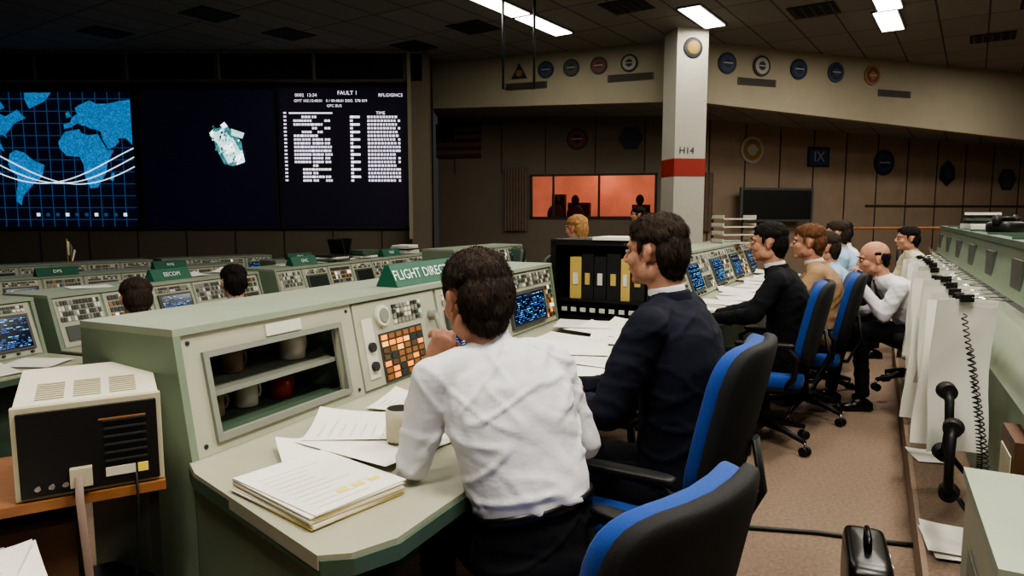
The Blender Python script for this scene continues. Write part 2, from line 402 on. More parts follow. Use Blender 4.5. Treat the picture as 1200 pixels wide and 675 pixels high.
for t,k,c1,c2 in ((.41,'tri','patch_dark','patch_gold'),(.525,'round','patch_dark','patch_blue'),(.632,'round','patch_dark','patch_green'),(.744,'round','patch_dark','patch_red'),(.865,'round','patch_dark','patch_white')):
    plaque(SA,t,4.06,.15,c1,c2,k)
for t,c1,c2 in ((.055,'patch_dark','patch_blue'),(.117,'patch_dark','patch_white'),(.187,'patch_dark','patch_blue'),(.26,'patch_blue','patch_dark'),(.335,'patch_gold','patch_red')):
    plaque(SB,t,4.04,.18,c1,c2)
for t,z,k,c1,c2 in ((.183,2.79,'round','patch_white','patch_gold'),(.33,2.68,'square','patch_dark','patch_blue'),(.485,2.6,'round','patch_dark','patch_blue'),(.647,2.41,'shield','patch_dark','patch_blue'),(.81,2.28,'hex','patch_dark','patch_green')):
    plaque(WB,t,z,.28,c1,c2,k)
plaque(WA,.64,2.99,.22,'patch_dark','patch_red'); plaque(WA,.87,2.98,.25,'patch_dark','patch_dark','hex')
a=MB()
for S,t,z in ((SA,.44,3.8),(SA,.87,3.82),(SB,.11,3.76),(SB,.385,3.74)):
    a.M=fr(S,t,z,.002); a.box(-.4,.4,-.06,.06,0,.02,'vent_grey')
    for k in range(4): a.box(-.37,.37,-.045+k*.026,-.035+k*.026,.02,.026,'vent_dark')
a.obj('wall_vents')
a=MB(); a.M=fr(WA,.1,3.0,.02)
for k in range(9): a.box(-.5,.5,-.35+k*.08,-.27+k*.08,0,.02,'flag_red' if k%2==0 else 'flag_white')
a.box(-.5,-.1,.05,.37,.02,.025,'flag_blue'); a.obj('wall_flag')
a=MB()
for p in ([(-.12,9.5,4.35),(-.12,9.5,3.15),(.3,9.5,3.15),(.3,9.5,4.35)],): a.tube(p,.018,'dark_metal',6)
a.obj('hanging_bracket')
a=MB(); a.box(-15,-14.9,-8,14,-.9,CZ,'wall_side'); a.obj('wall_left')
a=MB(); a.box(14,14.1,-8,18,-.9,CZ,'wall_side'); a.obj('wall_right')
a=MB(); a.box(-15,14,-8.1,-8,-.9,CZ,'wall_side'); a.obj('wall_rear')
# ---------------------------------------------------------------- lights
def troffer(x,y,power,l=1.17,w=.3,yaw=56):
    a=MB(); a.box(-l/2-.03,l/2+.03,-w/2-.03,w/2+.03,-.02,0,'dark_metal'); a.box(-l/2,l/2,-w/2,w/2,-.03,-.02,'fluoro')
    a.obj('ceiling_light_fixture',TR(x,y,CZ,yaw))
    la=bpy.data.lights.new('fluorescent_lamp','AREA'); la.shape='RECTANGLE'; la.size=l; la.size_y=w; la.energy=power; la.color=(1,.93,.81)
    lo=bpy.data.objects.new('fluorescent_lamp',la); bpy.context.scene.collection.objects.link(lo); lo.matrix_world=TR(x,y,CZ-.04,yaw)
for x,y,p in ((.5,10.85,18),(-.2,9.8,18),(2.8,10.4,20),(5.65,10.6,40),(5.0,9.5,40),
              (1.0,1.2,105),(2.6,3.9,80),(-.7,.2,60),(3.9,6.3,65),(-1.3,2.6,34),(-3.5,5.0,15),(-5.5,8.0,8),(9.5,11.5,80),(6.5,3,50),(7.5,7.5,75),(2.5,-2.5,60),(0.6,6.2,22)):  # farthest-right troffers are unseen, added to brighten the right back wall
    troffer(x,y,p)
pl=bpy.data.lights.new('observation_lamp','POINT'); pl.energy=12; pl.color=(1,.75,.6); pl.shadow_soft_size=.2
po=bpy.data.objects.new('observation_lamp',pl); bpy.context.scene.collection.objects.link(po); po.location=(2.2,16.0,2.4)
wd=bpy.data.worlds.new('world'); bpy.context.scene.world=wd; wd.use_nodes=True
wd.node_tree.nodes['Background'].inputs[0].default_value=(.5,.52,.55,1); wd.node_tree.nodes['Background'].inputs[1].default_value=.05
# ---------------------------------------------------------------- consoles
def grid(a,x0,x1,y0,y1,nx,ny,choices,rg,gap=.25,h=.008):
    dx=(x1-x0)/nx; dy=(y1-y0)/ny
    for i in range(nx):
        for j in range(ny):
            a.box(x0+dx*(i+gap/2),x0+dx*(i+1-gap/2),y0+dy*(j+gap/2),y0+dy*(j+1-gap/2),0,h,rg.choice(choices))
def crt(a,x0,x1,y0,y1,rg,lit=1.0):
    a.box(x0,x1,y0,y1,0,.02,'bezel'); b=.018
    on=rg.random()<lit
    a.box(x0+b,x1-b,y0+b,y1-b,.02,.023,'crt_glass' if on else 'crt_off')
    if not on: return
    n=int((y1-y0-2*b)/.012)
    for j in range(n):
        yy=y0+b+.008+j*.012
        if rg.random()<.2: continue
        x=x0+b+.008
        while x<x1-b-.02:
            w=rg.uniform(.006,.03)
            if rg.random()<.6: a.box(x,min(x+w,x1-b-.005),yy,yy+.005,.023,.0235,rg.choice(['crt_cyan','crt_blue','crt_blue']))
            x+=w+.006
LIT=['lamp_amber','lamp_yellow','lamp_dim','lamp_dim','button_brown','button_dark']
MIX=['button_dark']*5+['button_white','lamp_dim','panel_mid','button_brown','lamp_white']
MET=['button_dark','panel_mid','button_white','bezel']
def console(name,T,mods,dd=.5,dt=.62,yb=1.05,zd=.74,zt=1.11,seed=1,desk_poly=None,base=0,bevel=.004,extra=None,lit=1.0):
    rg=random.Random(seed); a=MB(); L=sum(m[1] for m in mods)
    H=math.hypot(dt-dd,zt-zd); ux=V((0,dt-dd,zt-zd)).normalized(); nz=V((0,-ux.z,ux.y))
    x=0
    for kind,w in mods:
        if kind!='cubby':
            a.prism([(dd,zd),(dt,zt),(yb,zt),(yb,base),(dd,base)],x,x+w,'green_paint')
        else:
            a.box(x,x+w,dd,yb,base,zd,'green_paint'); a.box(x,x+w,dt,yb,zt-.02,zt,'green_paint'); a.box(x,x+w,yb-.03,yb,zd,zt,'green_dark')
            a.prism([(dd,zd),(dt,zt),(yb,zt),(yb,zd)],x,x+.03,'green_paint'); a.prism([(dd,zd),(dt,zt),(yb,zt),(yb,zd)],x+w-.03,x+w,'green_paint')
        F=Matrix(((1,0,0,x),(0,ux.y,nz.y,dd),(0,ux.z,nz.z,zd),(0,0,0,1)))
        a.M=F; g=.012
        if kind!='cubby': a.box(g,w-g,g,H-g,0,.006,'panel_grey')
        a.M=F@Matrix.Translation((0,0,.006))
        if kind=='cubby':
            ox0,ox1,oy0,oy1=.09,w-.1,.05,H-.085
            a.box(0.0,ox0,0,H,-.02,0,'panel_grey'); a.box(ox1,w,0,H,-.02,0,'panel_grey'); a.box(ox0,ox1,0,oy0,-.02,0,'panel_grey'); a.box(ox0,ox1,oy1,H,-.02,0,'panel_grey')
            for (p,q,r_,s_) in ((ox0-.02,ox1+.02,oy0-.02,oy0),(ox0-.02,ox1+.02,oy1,oy1+.02),(ox0-.02,ox0,oy0,oy1),(ox1,ox1+.02,oy0,oy1)): a.box(p,q,r_,s_,-.03,.012,'panel_mid')
            a.box(ox0+.25,ox0+.42,H-.06,H-.02,0,.006,'button_white'); 
            for q in (.03,w-.03):
                for e in (.03,H-.03): a.tube([(q,e,0),(q,e,.004)],.007,'dark_metal',8)
            a.M=Matrix.Translation((x,0,0))
            a.box(.03,w-.03,dd+.06,yb-.03,zd+.155,zd+.17,'panel_mid')
            a.box(.03,w-.03,dd+.02,yb-.03,zd+.0,zd+.035,'green_dark')
        elif kind=='crt':
            crt(a,.05,w-.05,.05,H-.09,rg,lit); grid(a,.05,w-.05,H-.075,H-.025,int(w/.035),2,MET,rg)
            for k in range(4): a.tube([(.08+k*(w-.16)/3,.03,0),(.08+k*(w-.16)/3,.03,.02)],.009,'dark_metal',8)
        elif kind=='btn':
            grid(a,.04,w-.04,H*.42,H-.03,int(w/.04),4,MIX,rg); grid(a,.04,w-.04,.04,H*.38,int(w/.045),3,LIT+MIX+MIX,rg)
        elif kind=='meter':
            grid(a,.03,w-.03,H*.5,H-.03,int(w/.03),4,MET,rg,.2)
            a.box(.05,w*.45,.05,H*.42,0,.01,'bezel'); grid(a,w*.5,w-.04,.05,H*.42,4,4,MIX,rg)
        elif kind=='fd_btn':
            a.box(.15,.48,.015,.225,0,.004,'button_dark')
            grid(a,.155,.475,.02,.22,6,7,['lamp_amber','lamp_amber','lamp_yellow','lamp_dim','lamp_dim','lamp_dim','button_brown','button_brown','button_dark'],rg,.28)
            a.box(.05,.12,.05,.3,0,.005,'button_white'); 
            for k in range(2): a.tube([(.085,.1+k*.08,.005),(.085,.1+k*.08,.02)],.02,'dark_metal',16)
            a.tube([(.19,.30,0),(.19,.30,.018)],.045,'button_white',24); a.tube([(.19,.30,.018),(.19,.30,.024)],.03,'panel_mid',20)
            grid(a,.27,.50,.25,.34,8,4,['button_white','panel_mid','button_dark'],rg,.3)
            a.tube([(.57,.05,.03),(.555,.08,.05),(.55,.15,.06),(.555,.22,.05),(.57,.25,.03)],.014,'panel_mid',10)
            a.tube([(.57,.04,.0),(.57,.05,.04)],.024,'panel_mid',12); a.tube([(.57,.25,.0),(.57,.25,.04)],.024,'panel_mid',12)
        elif kind=='fd_crt':
            crt(a,.06,w-.2,.04,H-.12,rg); grid(a,w-.18,w-.03,.04,H-.12,4,7,LIT+MIX,rg)
            grid(a,.05,w-.03,H-.10,H-.02,int(w/.03),3,MET,rg,.25)
        a.M=Matrix.Identity(4); a.box(x-.004,x+.004,dt-.01,yb,zt-.001,zt+.004,'green_dark')
        x+=w
    a.box(-.025,L+.025,dt-.02,yb+.02,zt,zt+.022,'green_light' )
    a.prism([(dd-.01,zd-.03),(dt-.02,zt),(yb+.02,zt),(yb+.02,base),(dd-.01,base)],-.025,0,'green_paint')
    a.prism([(dd-.01,zd-.03),(dt-.02,zt),(yb+.02,zt),(yb+.02,base),(dd-.01,base)],L,L+.025,'green_paint')
    dp=desk_poly or [(-.025,0),(L+.025,0),(L+.025,dd),(-.025,dd)]
    a.extr(dp,zd-.035,zd,'desk_top'); a.extr([(p[0]*1.0,p[1]+(0.004 if p[1]>.3 else -.008)) for p in dp],zd-.05,zd-.012,'green_dark')
    a.box(0,L,dd-.12,dd-.1,base,zd-.04,'green_dark')
    if extra: extra(a)
    return a,a.obj(name,T,bevel)
def sign(T,txt,w=.5,name='console_sign'):
    a=MB(); h=.1
    a.prism([(0,0),(.05,h),(.07,h),(.12,0)],-w/2,w/2,'sign_green')
    F=Matrix(((1,0,0,0),(0,.447,-.894,-.003),(0,.894,.447,.0),(0,0,0,1)))
    a.text(txt,.07 if len(txt)>8 else .055,F@Matrix.Translation((0,.055,.002)),'sign_text')
    a.obj(name,T)
T=RF(1.34,.93,0,3)
console('flight_director_console',T,[('cubby',.8),('fd_btn',.64),('fd_crt',.72),('fd_crt',.78)],dd=.82,dt=.89,yb=1.27,zt=1.11,seed=4,
   desk_poly=[(-.26,.05),(-.16,.0),(2.97,-.13),(2.97,.82),(-.03,.82),(-.08,.74),(-.30,.11)],
   extra=lambda a:a.extr([(-.27,.10),(-.24,.07),(-.0,.78),(-.03,.80)],0,.70,'green_paint'))
sign(RF(2.78,1.93,1.134,3),'FLIGHT DIRECTOR',.58)
console('systems_console',RF(4.85,.85,0,-1),[('crt',.5),('btn',.4),('crt',.5),('meter',.4),('crt',.5),('btn',.4),('crt',.5),('btn',.4),('crt',.5)],dd=.5,dt=.64,yb=1.0,seed=8,lit=.85)
a=MB(); a.M=RF(4.38,.0)
a.box(0,.4,1.3,2.0,0,.72,'dark_metal'); a.box(0,.4,1.28,2.02,.70,.76,'black')
a.box(0,.4,1.98,2.02,.74,1.27,'black'); a.box(0,.4,1.28,1.32,.74,1.27,'black'); a.box(0,.4,1.28,2.02,1.25,1.29,'black'); a.box(.36,.4,1.28,2.02,.74,1.27,'black')
a.box(0,.38,1.32,1.98,.86,.88,'black')
y=1.34
rr=random.Random(2)
for i in range(12):
    w=rr.uniform(.06,.1)
    if y+w>1.96: break
    c=['binder_black','binder_yellow','binder_black','binder_black'][i%4]
    a.box(.02,.3,y,y+w,.88,.88+rr.uniform(.28,.33),c); a.box(.012,.02,y+w*.3,y+w*.7,.98,1.06,'paper_b' if i%2 else 'binder_yellow')
    y+=w+.006
for i in range(8): a.box(-.006,0,1.4+i*.07,1.44+i*.07,.79,.82,'button_white')
a.box(-.02,.3,1.4,1.7,1.29,1.31,'paper')
a.obj('binder_bookcase')
Z2=-.25
def rowat(name,x,y,yaw,z,mods,seed,dd=.5,dt=.62):
    M=TR(x,y,z,yaw)@Matrix.Translation((0,-dd,0)); console(name,M,mods,dd=dd,dt=dt,seed=seed,lit=.5 if seed>12 else .9); return M
Ma=rowat('trench_console',-3.75,3.45,70,Z2,[('btn',.5),('meter',.4),('crt',.45)],11)
Mb=rowat('trench_console',-3.23,4.85,70,Z2,[('meter',.4),('btn',.45),('crt',.45),('meter',.4),('btn',.45)],12)
Mc=rowat('trench_console',-2.4,7.15,67,Z2,[('meter',.4),('crt',.45),('btn',.45),('crt',.45),('meter',.4),('btn',.45),('crt',.45),('meter',.4)],13)
rowat('trench_console',-5.9,7.2,56,-.4,[('meter',.4),('crt',.45),('btn',.45),('crt',.45)]*2,14)
rowat('trench_console',-3.6,10.6,50,-.4,[('meter',.4),('crt',.45),('btn',.45),('crt',.45)],15)
rowat('trench_console',-8.2,8.4,45,-.4,[('meter',.4),('crt',.45),('btn',.45),('crt',.45)]*2,16)
rowat('trench_console',-5.6,11.0,40,-.4,[('meter',.4),('crt',.45),('btn',.45),('crt',.45)],17)
rowat('trench_console',-.6,8.2,62,-.1,[('meter',.4),('crt',.45),('btn',.45),('crt',.45)],18)
rowat('trench_console',1.2,8.9,58,0,[('meter',.4),('btn',.45),('crt',.45)],19)
for M,x,t in ((Ma,.9,'INCO'),(Mb,1.2,'EECOM'),(Mc,.6,'GNC'),(Mc,2.4,'FDO')):
    sign(M@Matrix.Translation((x,.7,1.134)),t,.42)
for x,y,z,yaw,t in ((-5.4,8.1,.734,56,'DPS'),(-4.6,9.2,.734,56,'RMS'),(-3.4,11,.734,50,'PAO'),(-7.4,9.4,.734,45,'GUIDO')): sign(TR(x,y,z,yaw),t,.45)
# ---------------------------------------------------------------- chairs
def chair(loc,yaw,seat=.46,name='office_chair',top=1.06,fab='fabric_blue',arms=True):
    a=MB()
    a.ell((0,.02,seat),(.25,.25,.05),fab,.35,28,12); a.ell((0,.02,seat-.045),(.24,.24,.03),'black_soft',.35,28,8)
    zc=(top+.56)/2; h=(top-.56)/2; Tt=Matrix.Rotation(R(12),4,'X')
    a.ell((0,-.27,zc),(.235,.04,h),fab,.42,32,16,Tt,.9); a.ell((0,-.305,zc-.005),(.245,.028,h+.012),'black_soft',.42,32,16,Tt,.9)
    a.tube([(0,-.33,zc-.05),(0,-.36,.6),(0,-.28,.43),(0,-.05,.41)],[(.035,.012)]*4,'black',10,side=(1,0,0))
    if arms:
        for s in (-1,1):
            a.tube([(s*.22,-.12,.42),(s*.29,-.17,.50),(s*.30,-.18,.62),(s*.30,-.14,.675),(s*.30,.0,.69),(s*.30,.14,.68),(s*.30,.19,.64),(s*.29,.17,.5),(s*.22,.1,.42)],[(.02,.016)]*9,'black',10)
            a.ell((s*.30,.0,.695),(.03,.17,.016),'black',.5)
    a.tube([(0,0,.41),(0,0,.12)],.025,'black',12); a.tube([(0,0,.30),(0,0,.12)],.035,'black',12)
    for k in range(5):
        an=R(72*k+20); d=V((math.cos(an),math.sin(an),0))
        a.tube([V((0,0,.14)),d*.15+V((0,0,.125)),d*.3+V((0,0,.085))],[(.03,.022),(.024,.018),(.016,.012)],'black',8,side=(0,0,1))
        c=d*.3; p=V((-d.y,d.x,0))
        for q in (-1,1): a.tube([c+p*q*.008+V((0,0,.03)),c+p*q*.026+V((0,0,.03))],.029,'black',12)
        a.tube([c+V((0,0,.085)),c+V((0,0,.04))],.008,'chrome',6)
    return a.obj(name,TR(loc[0],loc[1],loc[2] if len(loc)>2 else 0,yaw))
chair((.12,1.40),45,top=.98); chair((.48,2.25),60,top=1.08); chair((1.62,4.27),66); chair((2.12,4.86),66); chair((2.55,5.52),70)
chair((3.02,4.98,.15),85,.42,top=.8,fab='black_soft',arms=False)
chair((-2.05,4.0,Z2),60,fab='fabric_green'); chair((-1.75,4.8,Z2),50,fab='fabric_green')
for x,y,z,w in ((-.7,7.4,-.25,30),(.2,8.0,-.1,70),(.75,8.9,0,20),(-.2,9.3,-.1,120),(1.9,9.2,0,150)): chair((x,y,z),w,fab='fabric_green',top=1.1)
# ---------------------------------------------------------------- people
def frame(o,y,z):
    y=V(y).normalized(); z=V(z); z=(z-y*z.dot(y)).normalized(); x=y.cross(z)
    return Matrix(((x.x,y.x,z.x,o[0]),(x.y,y.y,z.y,o[1]),(x.z,y.z,z.z,o[2]),(0,0,0,1)))
def hand(res,wrist,dr,up,thumb,curl,m='skin'):
    a=MB(); a.M=frame(wrist,dr,up)
    a.ell((0,.01,0),(.026,.035,.019),'x'); a.ell((0,.05,0),(.041,.048,.015),'x',.8)
    for i,(x,l) in enumerate(((-.030,.068),(-.010,.076),(.011,.072),(.031,.056))):
        x*=-thumb
        p=V((x,.082,.002)); ang=0; pts=[V((x*.8,.05,0)),p]; 
        for k in range(3):
            ang-=R(curl*(.8+.12*i)); p=p+V((x*.06,math.cos(ang),math.sin(ang)))*l*(.44,.32,.26)[k]; pts.append(p.copy())
        a.tube(pts,[.010,.0098,.0092,.0085,.007],'x',8)
        a.ell(pts[-1],(.007,.007,.007),'x',1,8,6)
    t=thumb; a.tube([(t*.02,.015,0),(t*.042,.035,-.006),(t*.058,.062,-.014),(t*.056,.088,-.022)],[.014,.013,.011,.008],'x',8)
    a.ell((t*.056,.088,-.022),(.008,.008,.008),'x',1,8,6)
    vs,fs=remesh(a,.0035,2); res.add(vs,fs,m,True)
def person(name,loc,yaw,top='shirt_white',bottom='trousers_dark',skin='skin',hair='hair_dark',bald=False,lean=.05,side=0,headz=1.27,hyaw=0,hpitch=0,roll=0,
    elbow=None,wrist=None,hcurl=(30,30),hdir=None,kneez=.53,knees=None,ankles=None,sh=.185,vox=.014,bulk=0,jacket=False,tie=False,headp=None,pel=.55,hands=True,fat=1.0,
    strands=700,hs=1.03,nk=.155,wr=.8):
    res=MB(); dz=headz-1.27; 
    hd=V(headp) if headp else V((side,lean+.05,headz))
    nb=V((side*.9,lean,hd.z-nk)); 
    pv=V((0,0,pel)); 
    def sp(t,back=.0):
        p=pv.lerp(nb,t); return V((nb.x*(.5*t*t+.5*t), nb.y*(t**1.4)-back, p.z))
    j=1.0+bulk
    c=MB(); X=(1,0,0)
    low=[pv+V((0,0,-.06)),sp(.08,.0)] if jacket else [sp(.20,.012),sp(.21,.012)]
    lowr=[(.15*j,.10*j),(.168*j*fat,.118*j*fat)] if jacket else [(.15*j*fat,.108*j*fat),(.160*j*fat,.118*j*fat)]
    c.tube(low+[sp(.30,.015),sp(.45,.02),sp(.65,.03),sp(.78,.03),sp(.87,.02),sp(.93,.01),sp(.98)],
        lowr+[(.168*j*fat,.125*j*fat),(.170*j*fat,.122*j),(.182*j,.122*j),(.182*j,.114*j),(.165*j,.098*j),(.12*j,.078*j),(.068,.065)],'x',24,X)
    col=.045 if not jacket else .02
    c.tube([sp(.93),nb+V((0,.005,.0)),nb+V((0,.012,col))],[(.080,.075),(.066,.068),(.062,.066)],'x',20,X)
    shz=sp(.88); S={}
    for s in (-1,1):
        S[s]=V((shz.x+s*sh,shz.y,shz.z-.005))
        c.tube([sp(.93)+V((s*.02,0,.0)),shz+V((s*.10,0,.022)),S[s]+V((0,0,.0))],[(.06,.07),(.064,.070),(.058*j,.062*j)],'x',16)
        c.ell(S[s],(.062*j,.064*j,.064*j),'x')
        E=V(elbow[0] if s<0 else elbow[1]) if elbow else V((s*.25,.16,.80+dz))
        W=V(wrist[0] if s<0 else wrist[1]) if wrist else V((s*.13,.40,.78))
        Sd=(E-S[s]); md=S[s]+Sd*.5
        c.tube([S[s],md,E],[.063*j,.059*j,.051*j],'x',16); c.ell(E,(.051*j,.051*j,.051*j),'x')
        fd=(W-E).normalized()
        c.tube([E,E.lerp(W,.4),W-fd*.01],[.049*j,.045*j,.035*j],'x',16); c.tube([W-fd*.05,W-fd*.0],[.037*j,.038*j],'x',16)
        if hands:
            hr=V(hdir[0] if s<0 else hdir[1]) if hdir else fd
            upv=V((0,-.2,1)) if abs(hr.z)<.8 else V((0,-1,0))
            hand(res,W+fd*.012,hr,upv,-s,hcurl[0] if s<0 else hcurl[1],skin)
    seed=sum(ord(ch) for ch in name)%97
    def dsp(p):
        u1=p.x*.85+p.z*.5; v1=-p.x*.5+p.z*.85; u2=p.x*.8-p.z*.6; v2=p.x*.6+p.z*.8
        f1=noise.noise(V((u1*3.5,p.y*4+seed,v1*13))); f2=noise.noise(V((u2*4+9,p.y*4,v2*15+seed))); f3=noise.noise(V((p.x*5,p.y*5,p.z*5+seed)))
        return wr*(.050*max(0,.16-abs(f1))+.034*max(0,.14-abs(f2))+.010*f3-.004)
    vs,fs=remesh(c,vox,3,dsp); res.add(vs,fs,top,True)
    def dsp2(p): return dsp(p)*.6/max(wr,.5)
    c=MB(); c.ell(pv+V((0,.0,-.03)),(.175*fat,.135*fat,.11),'x')
    c.tube([pv+V((0,0,-.05)),sp(.12),sp(.25,.012)],[(.16*fat,.12*fat),(.165*fat*j,.122*fat*j),(.157*fat*j,.114*fat*j)],'x',24,X)
    for i,s in enumerate((-1,1)):
        K=V(knees[i]) if knees else V((s*.13,.44,kneez)); A=V(ankles[i]) if ankles else V((s*.13,.44,.10))
        hp=pv+V((s*.09,.02,-.03)); c.ell(hp,(.095,.1,.09),'x')
        c.tube([hp,hp.lerp(K,.5),K],[.092,.078,.062],'x',16); c.ell(K,(.062,.062,.062),'x')
        c.tube([K,K.lerp(A,.35),A],[.06,.058,.046],'x',16)
        fdv=V((s*.1,1,0)).normalized()
        sb=MB(); zf=A.z-.065
        sb.M=frame((A.x,A.y,zf),fdv,(0,0,1))
        sb.ell((0,-.03,.0),(.036,.05,.035),'x',.8); sb.ell((0,.06,-.008),(.04,.10,.026),'x',.8); sb.ell((0,.01,.02),(.038,.07,.04),'x'); sb.box(-.036,.036,-.075,.13,-.036,-.024,'x')
        v2,f2=remesh(sb,.008,2); res.add(v2,f2,'leather_black',True)
    vs,fs=remesh(c,vox,4,dsp2); res.add(vs,fs,bottom,True)
    if not jacket:
        b0=sp(.19,.012); b1=sp(.235,.012); res.tube([b0,b1],[(.166*j*fat,.124*j*fat)]*2,'leather_black',32,X)
    Hm=Matrix.Translation(hd)@Matrix.Rotation(R(hyaw),4,'Z')@Matrix.Rotation(R(hpitch),4,'X')@Matrix.Rotation(R(roll),4,'Y')@Matrix.Scale(hs,4)
    Hi=Hm.inverted()
    h=MB(); h.M=Hm
    h.ell((0,-.012,.032),(.077,.098,.088),'x'); h.ell((0,.028,-.045),(.058,.062,.072),'x'); h.ell((0,.064,-.098),(.026,.022,.018),'x')
    for s in (-1,1):
        h.ell((s*.034,.055,-.03),(.028,.03,.03),'x'); h.ell((s*.05,.0,-.07),(.018,.04,.03),'x')
        h.ell((s*.080,-.010,-.010),(.009,.015,.028),'x',1,12,8,Matrix.Rotation(R(s*-15),4,'Z')); h.ell((s*.086,-.017,.003),(.006,.012,.019),'x',1,12,8)
    h.ell((0,.074,.02),(.05,.018,.012),'x'); h.tube([(0,.082,.018),(0,.096,-.008),(0,.108,-.03)],[.008,.009,.012],'x',10)
    h.ell((0,.102,-.034),(.017,.012,.009),'x',1,12,8); h.ell((0,.084,-.058),(.022,.011,.006),'x',1,12,8); h.ell((0,.082,-.069),(.019,.011,.006),'x',1,12,8)
    h.M=Matrix.Identity(4)
    hb=Hm@V((0,-.02,-.05)); h.tube([hb,hb.lerp(nb,.5),nb+V((0,0,-.02))],[(.056,.058),(.056,.058),(.06,.062)],'x',18,X)
    vs,fs=remesh(h,.005,2); res.add(vs,fs,skin,True)
    res.M=Hm
    for s in (-1,1):
        res.ell((s*.031,.0835,.0),(.013,.008,.006),'eye_white',1,12,8); res.ell((s*.031,.0895,.0),(.0055,.0035,.0055),'eye_dark',1,10,6)
        res.tube([(s*.014,.094,.018),(s*.031,.096,.023),(s*.05,.084,.018)],[.003,.004,.002],hair,6)
    res.tube([(-.022,.089,-.0635),(0,.0955,-.0630),(.022,.089,-.0635)],[.0015,.0025,.0015],'lip',6)
    res.M=Matrix.Identity(4)
    g=MB(); g.M=Hm
    if not bald:
        g.ell((0,-.016,.056),(.085,.100,.072),'x'); g.ell((0,-.062,.0),(.078,.058,.088),'x'); g.ell((0,-.062,-.058),(.060,.040,.050),'x')
        for s in (-1,1): g.ell((s*.066,-.020,.052),(.021,.058,.030),'x'); g.ell((s*.072,.022,.018),(.007,.010,.032),'x',1,12,8); g.ell((s*.064,-.058,-.01),(.018,.020,.05),'x',1,12,8)
        g.ell((.008,.046,.082),(.058,.038,.024),'x')
    else:
        g.ell((0,-.068,.0),(.068,.043,.042),'x'); g.ell((0,-.064,-.035),(.056,.038,.042),'x')
        for s in (-1,1): g.ell((s*.065,-.056,.008),(.012,.026,.028),'x'); g.ell((s*.068,-.018,.034),(.010,.036,.012),'x',1,12,8)
    def hdsp(p):
        return .006*noise.noise(V((p.x*30,p.y*30,p.z*18)))+.003*noise.noise(V((p.x*110,p.y*110,p.z*35)))
    vs,fs=remesh(g,.0045,3,hdsp); res.add(vs,fs,hair,True)
    rg=random.Random(seed); Ri=Hm.to_3x3()
    sv=[];sf=[]
    if strands:
        back=Ri@V((0,-.35,-1)); 
        for _ in range(strands):
            f=rg.choice(fs); c0=sum((vs[i] for i in f),V((0,0,0)))/len(f)
            n=(vs[f[1]]-vs[f[0]]).cross(vs[f[2]]-vs[f[0]]).normalized()
            out=(c0-Hm@V((0,-.02,.01))).normalized()
            if n.dot(out)<0: n=-n
            d=back+V((rg.uniform(-.4,.4),rg.uniform(-.4,.4),rg.uniform(-.2,.3)))
            d=(d-n*d.dot(n)); 
            if d.length<.1: continue
            d.normalize(); sd=n.cross(d)*rg.uniform(.0006,.0011); Ls=rg.uniform(.012,.028); lift=rg.uniform(.001,.004)
            o=len(sv); p0=c0-n*.001; p1=c0+d*Ls*.5+n*lift; p2=c0+d*Ls+n*(lift*.4-.002)
            q2=Hi@p2
            if abs(q2.x)>.05 and -.04<q2.y<.035 and q2.z<.028: continue
            sv+=[p0-sd,p0+sd,p1+sd,p1-sd,p2]; sf+=[(o,o+1,o+2,o+3),(o+3,o+2,o+4)]
        res.add(sv,sf,hair,True)
    if jacket:
        q=MB(); q.tube([nb+V((0,.0,-.01)),nb+V((0,.008,.035))],[(.064,.066),(.060,.062)],'x',20,X)
        vs,fs=remesh(q,.006,1); res.add(vs,fs,'shirt_white',True)
        q=MB(); q.tube([nb+V((0,-.012,-.02)),nb+V((0,-.006,.018))],[(.078,.076),(.068,.068)],'x',20,X)
        vs,fs=remesh(q,.007,1); res.add(vs,fs,top,True)
    if tie:
        res.tube([nb+V((0,.07,-.0)),sp(.75)+V((0,.125,0)),sp(.45)+V((0,.13,0))],[(.018,.008),(.03,.006),(.04,.006)],'tie_dark',8,X)
    return res.obj(name,TR(loc[0],loc[1],loc[2] if len(loc)>2 else 0,yaw))
person('man_white_shirt',(.07,1.77),26,'shirt_white',hair='hair_dark',lean=.17,side=-.08,headp=(-.09,.215,1.235),hpitch=-10,hyaw=6,hs=1.08,nk=.14,
  elbow=((-.29,.18,.795),(.215,.12,.80)),wrist=((-.185,.31,1.01),(.04,.40,.82)),hdir=((.42,.0,1),(-.3,.8,.3)),hcurl=(45,30),vox=.008,bulk=.02,pel=.58,sh=.185,fat=1.05,strands=9000,wr=1.0)
person('man_navy_suit',(.58,2.27),58,'suit_navy',hair='hair_dark',lean=.06,headz=1.345,hyaw=-4,hpitch=-3,jacket=True,
  elbow=((-.27,.16,.84),(.27,.18,.84)),wrist=((-.12,.42,.80),(.1,.42,.80)),vox=.010,bulk=.13,sh=.20,pel=.57,strands=8000,hs=1.01,wr=.8)
person('man_black_suit',(1.74,4.22),66,'suit_black',hair='hair_black',lean=.10,headz=1.29,jacket=True,elbow=((-.27,.2,.86),(.27,.2,.86)),wrist=((-.1,.46,.80),(.1,.46,.80)),bulk=.06,strands=2500)
person('man_tan_suit',(2.22,4.80),66,'suit_tan',hair='hair_brown',lean=.08,headz=1.27,jacket=True,elbow=((-.27,.2,.86),(.27,.2,.86)),wrist=((-.1,.46,.80),(.1,.46,.80)),bulk=.06,strands=2500)
person('man_blue_shirt',(2.62,5.46),70,'shirt_blue',hair='hair_dark',lean=.06,headz=1.2,wrist=((-.1,.46,.80),(.1,.46,.80)))
person('man_pale_shirt',(3.15,6.35),66,'shirt_blue',hair='hair_dark',lean=.08,headz=1.28)
person('man_pale_shirt',(3.55,7.1),60,'shirt_white',hair='hair_black',lean=.08,headz=1.27)
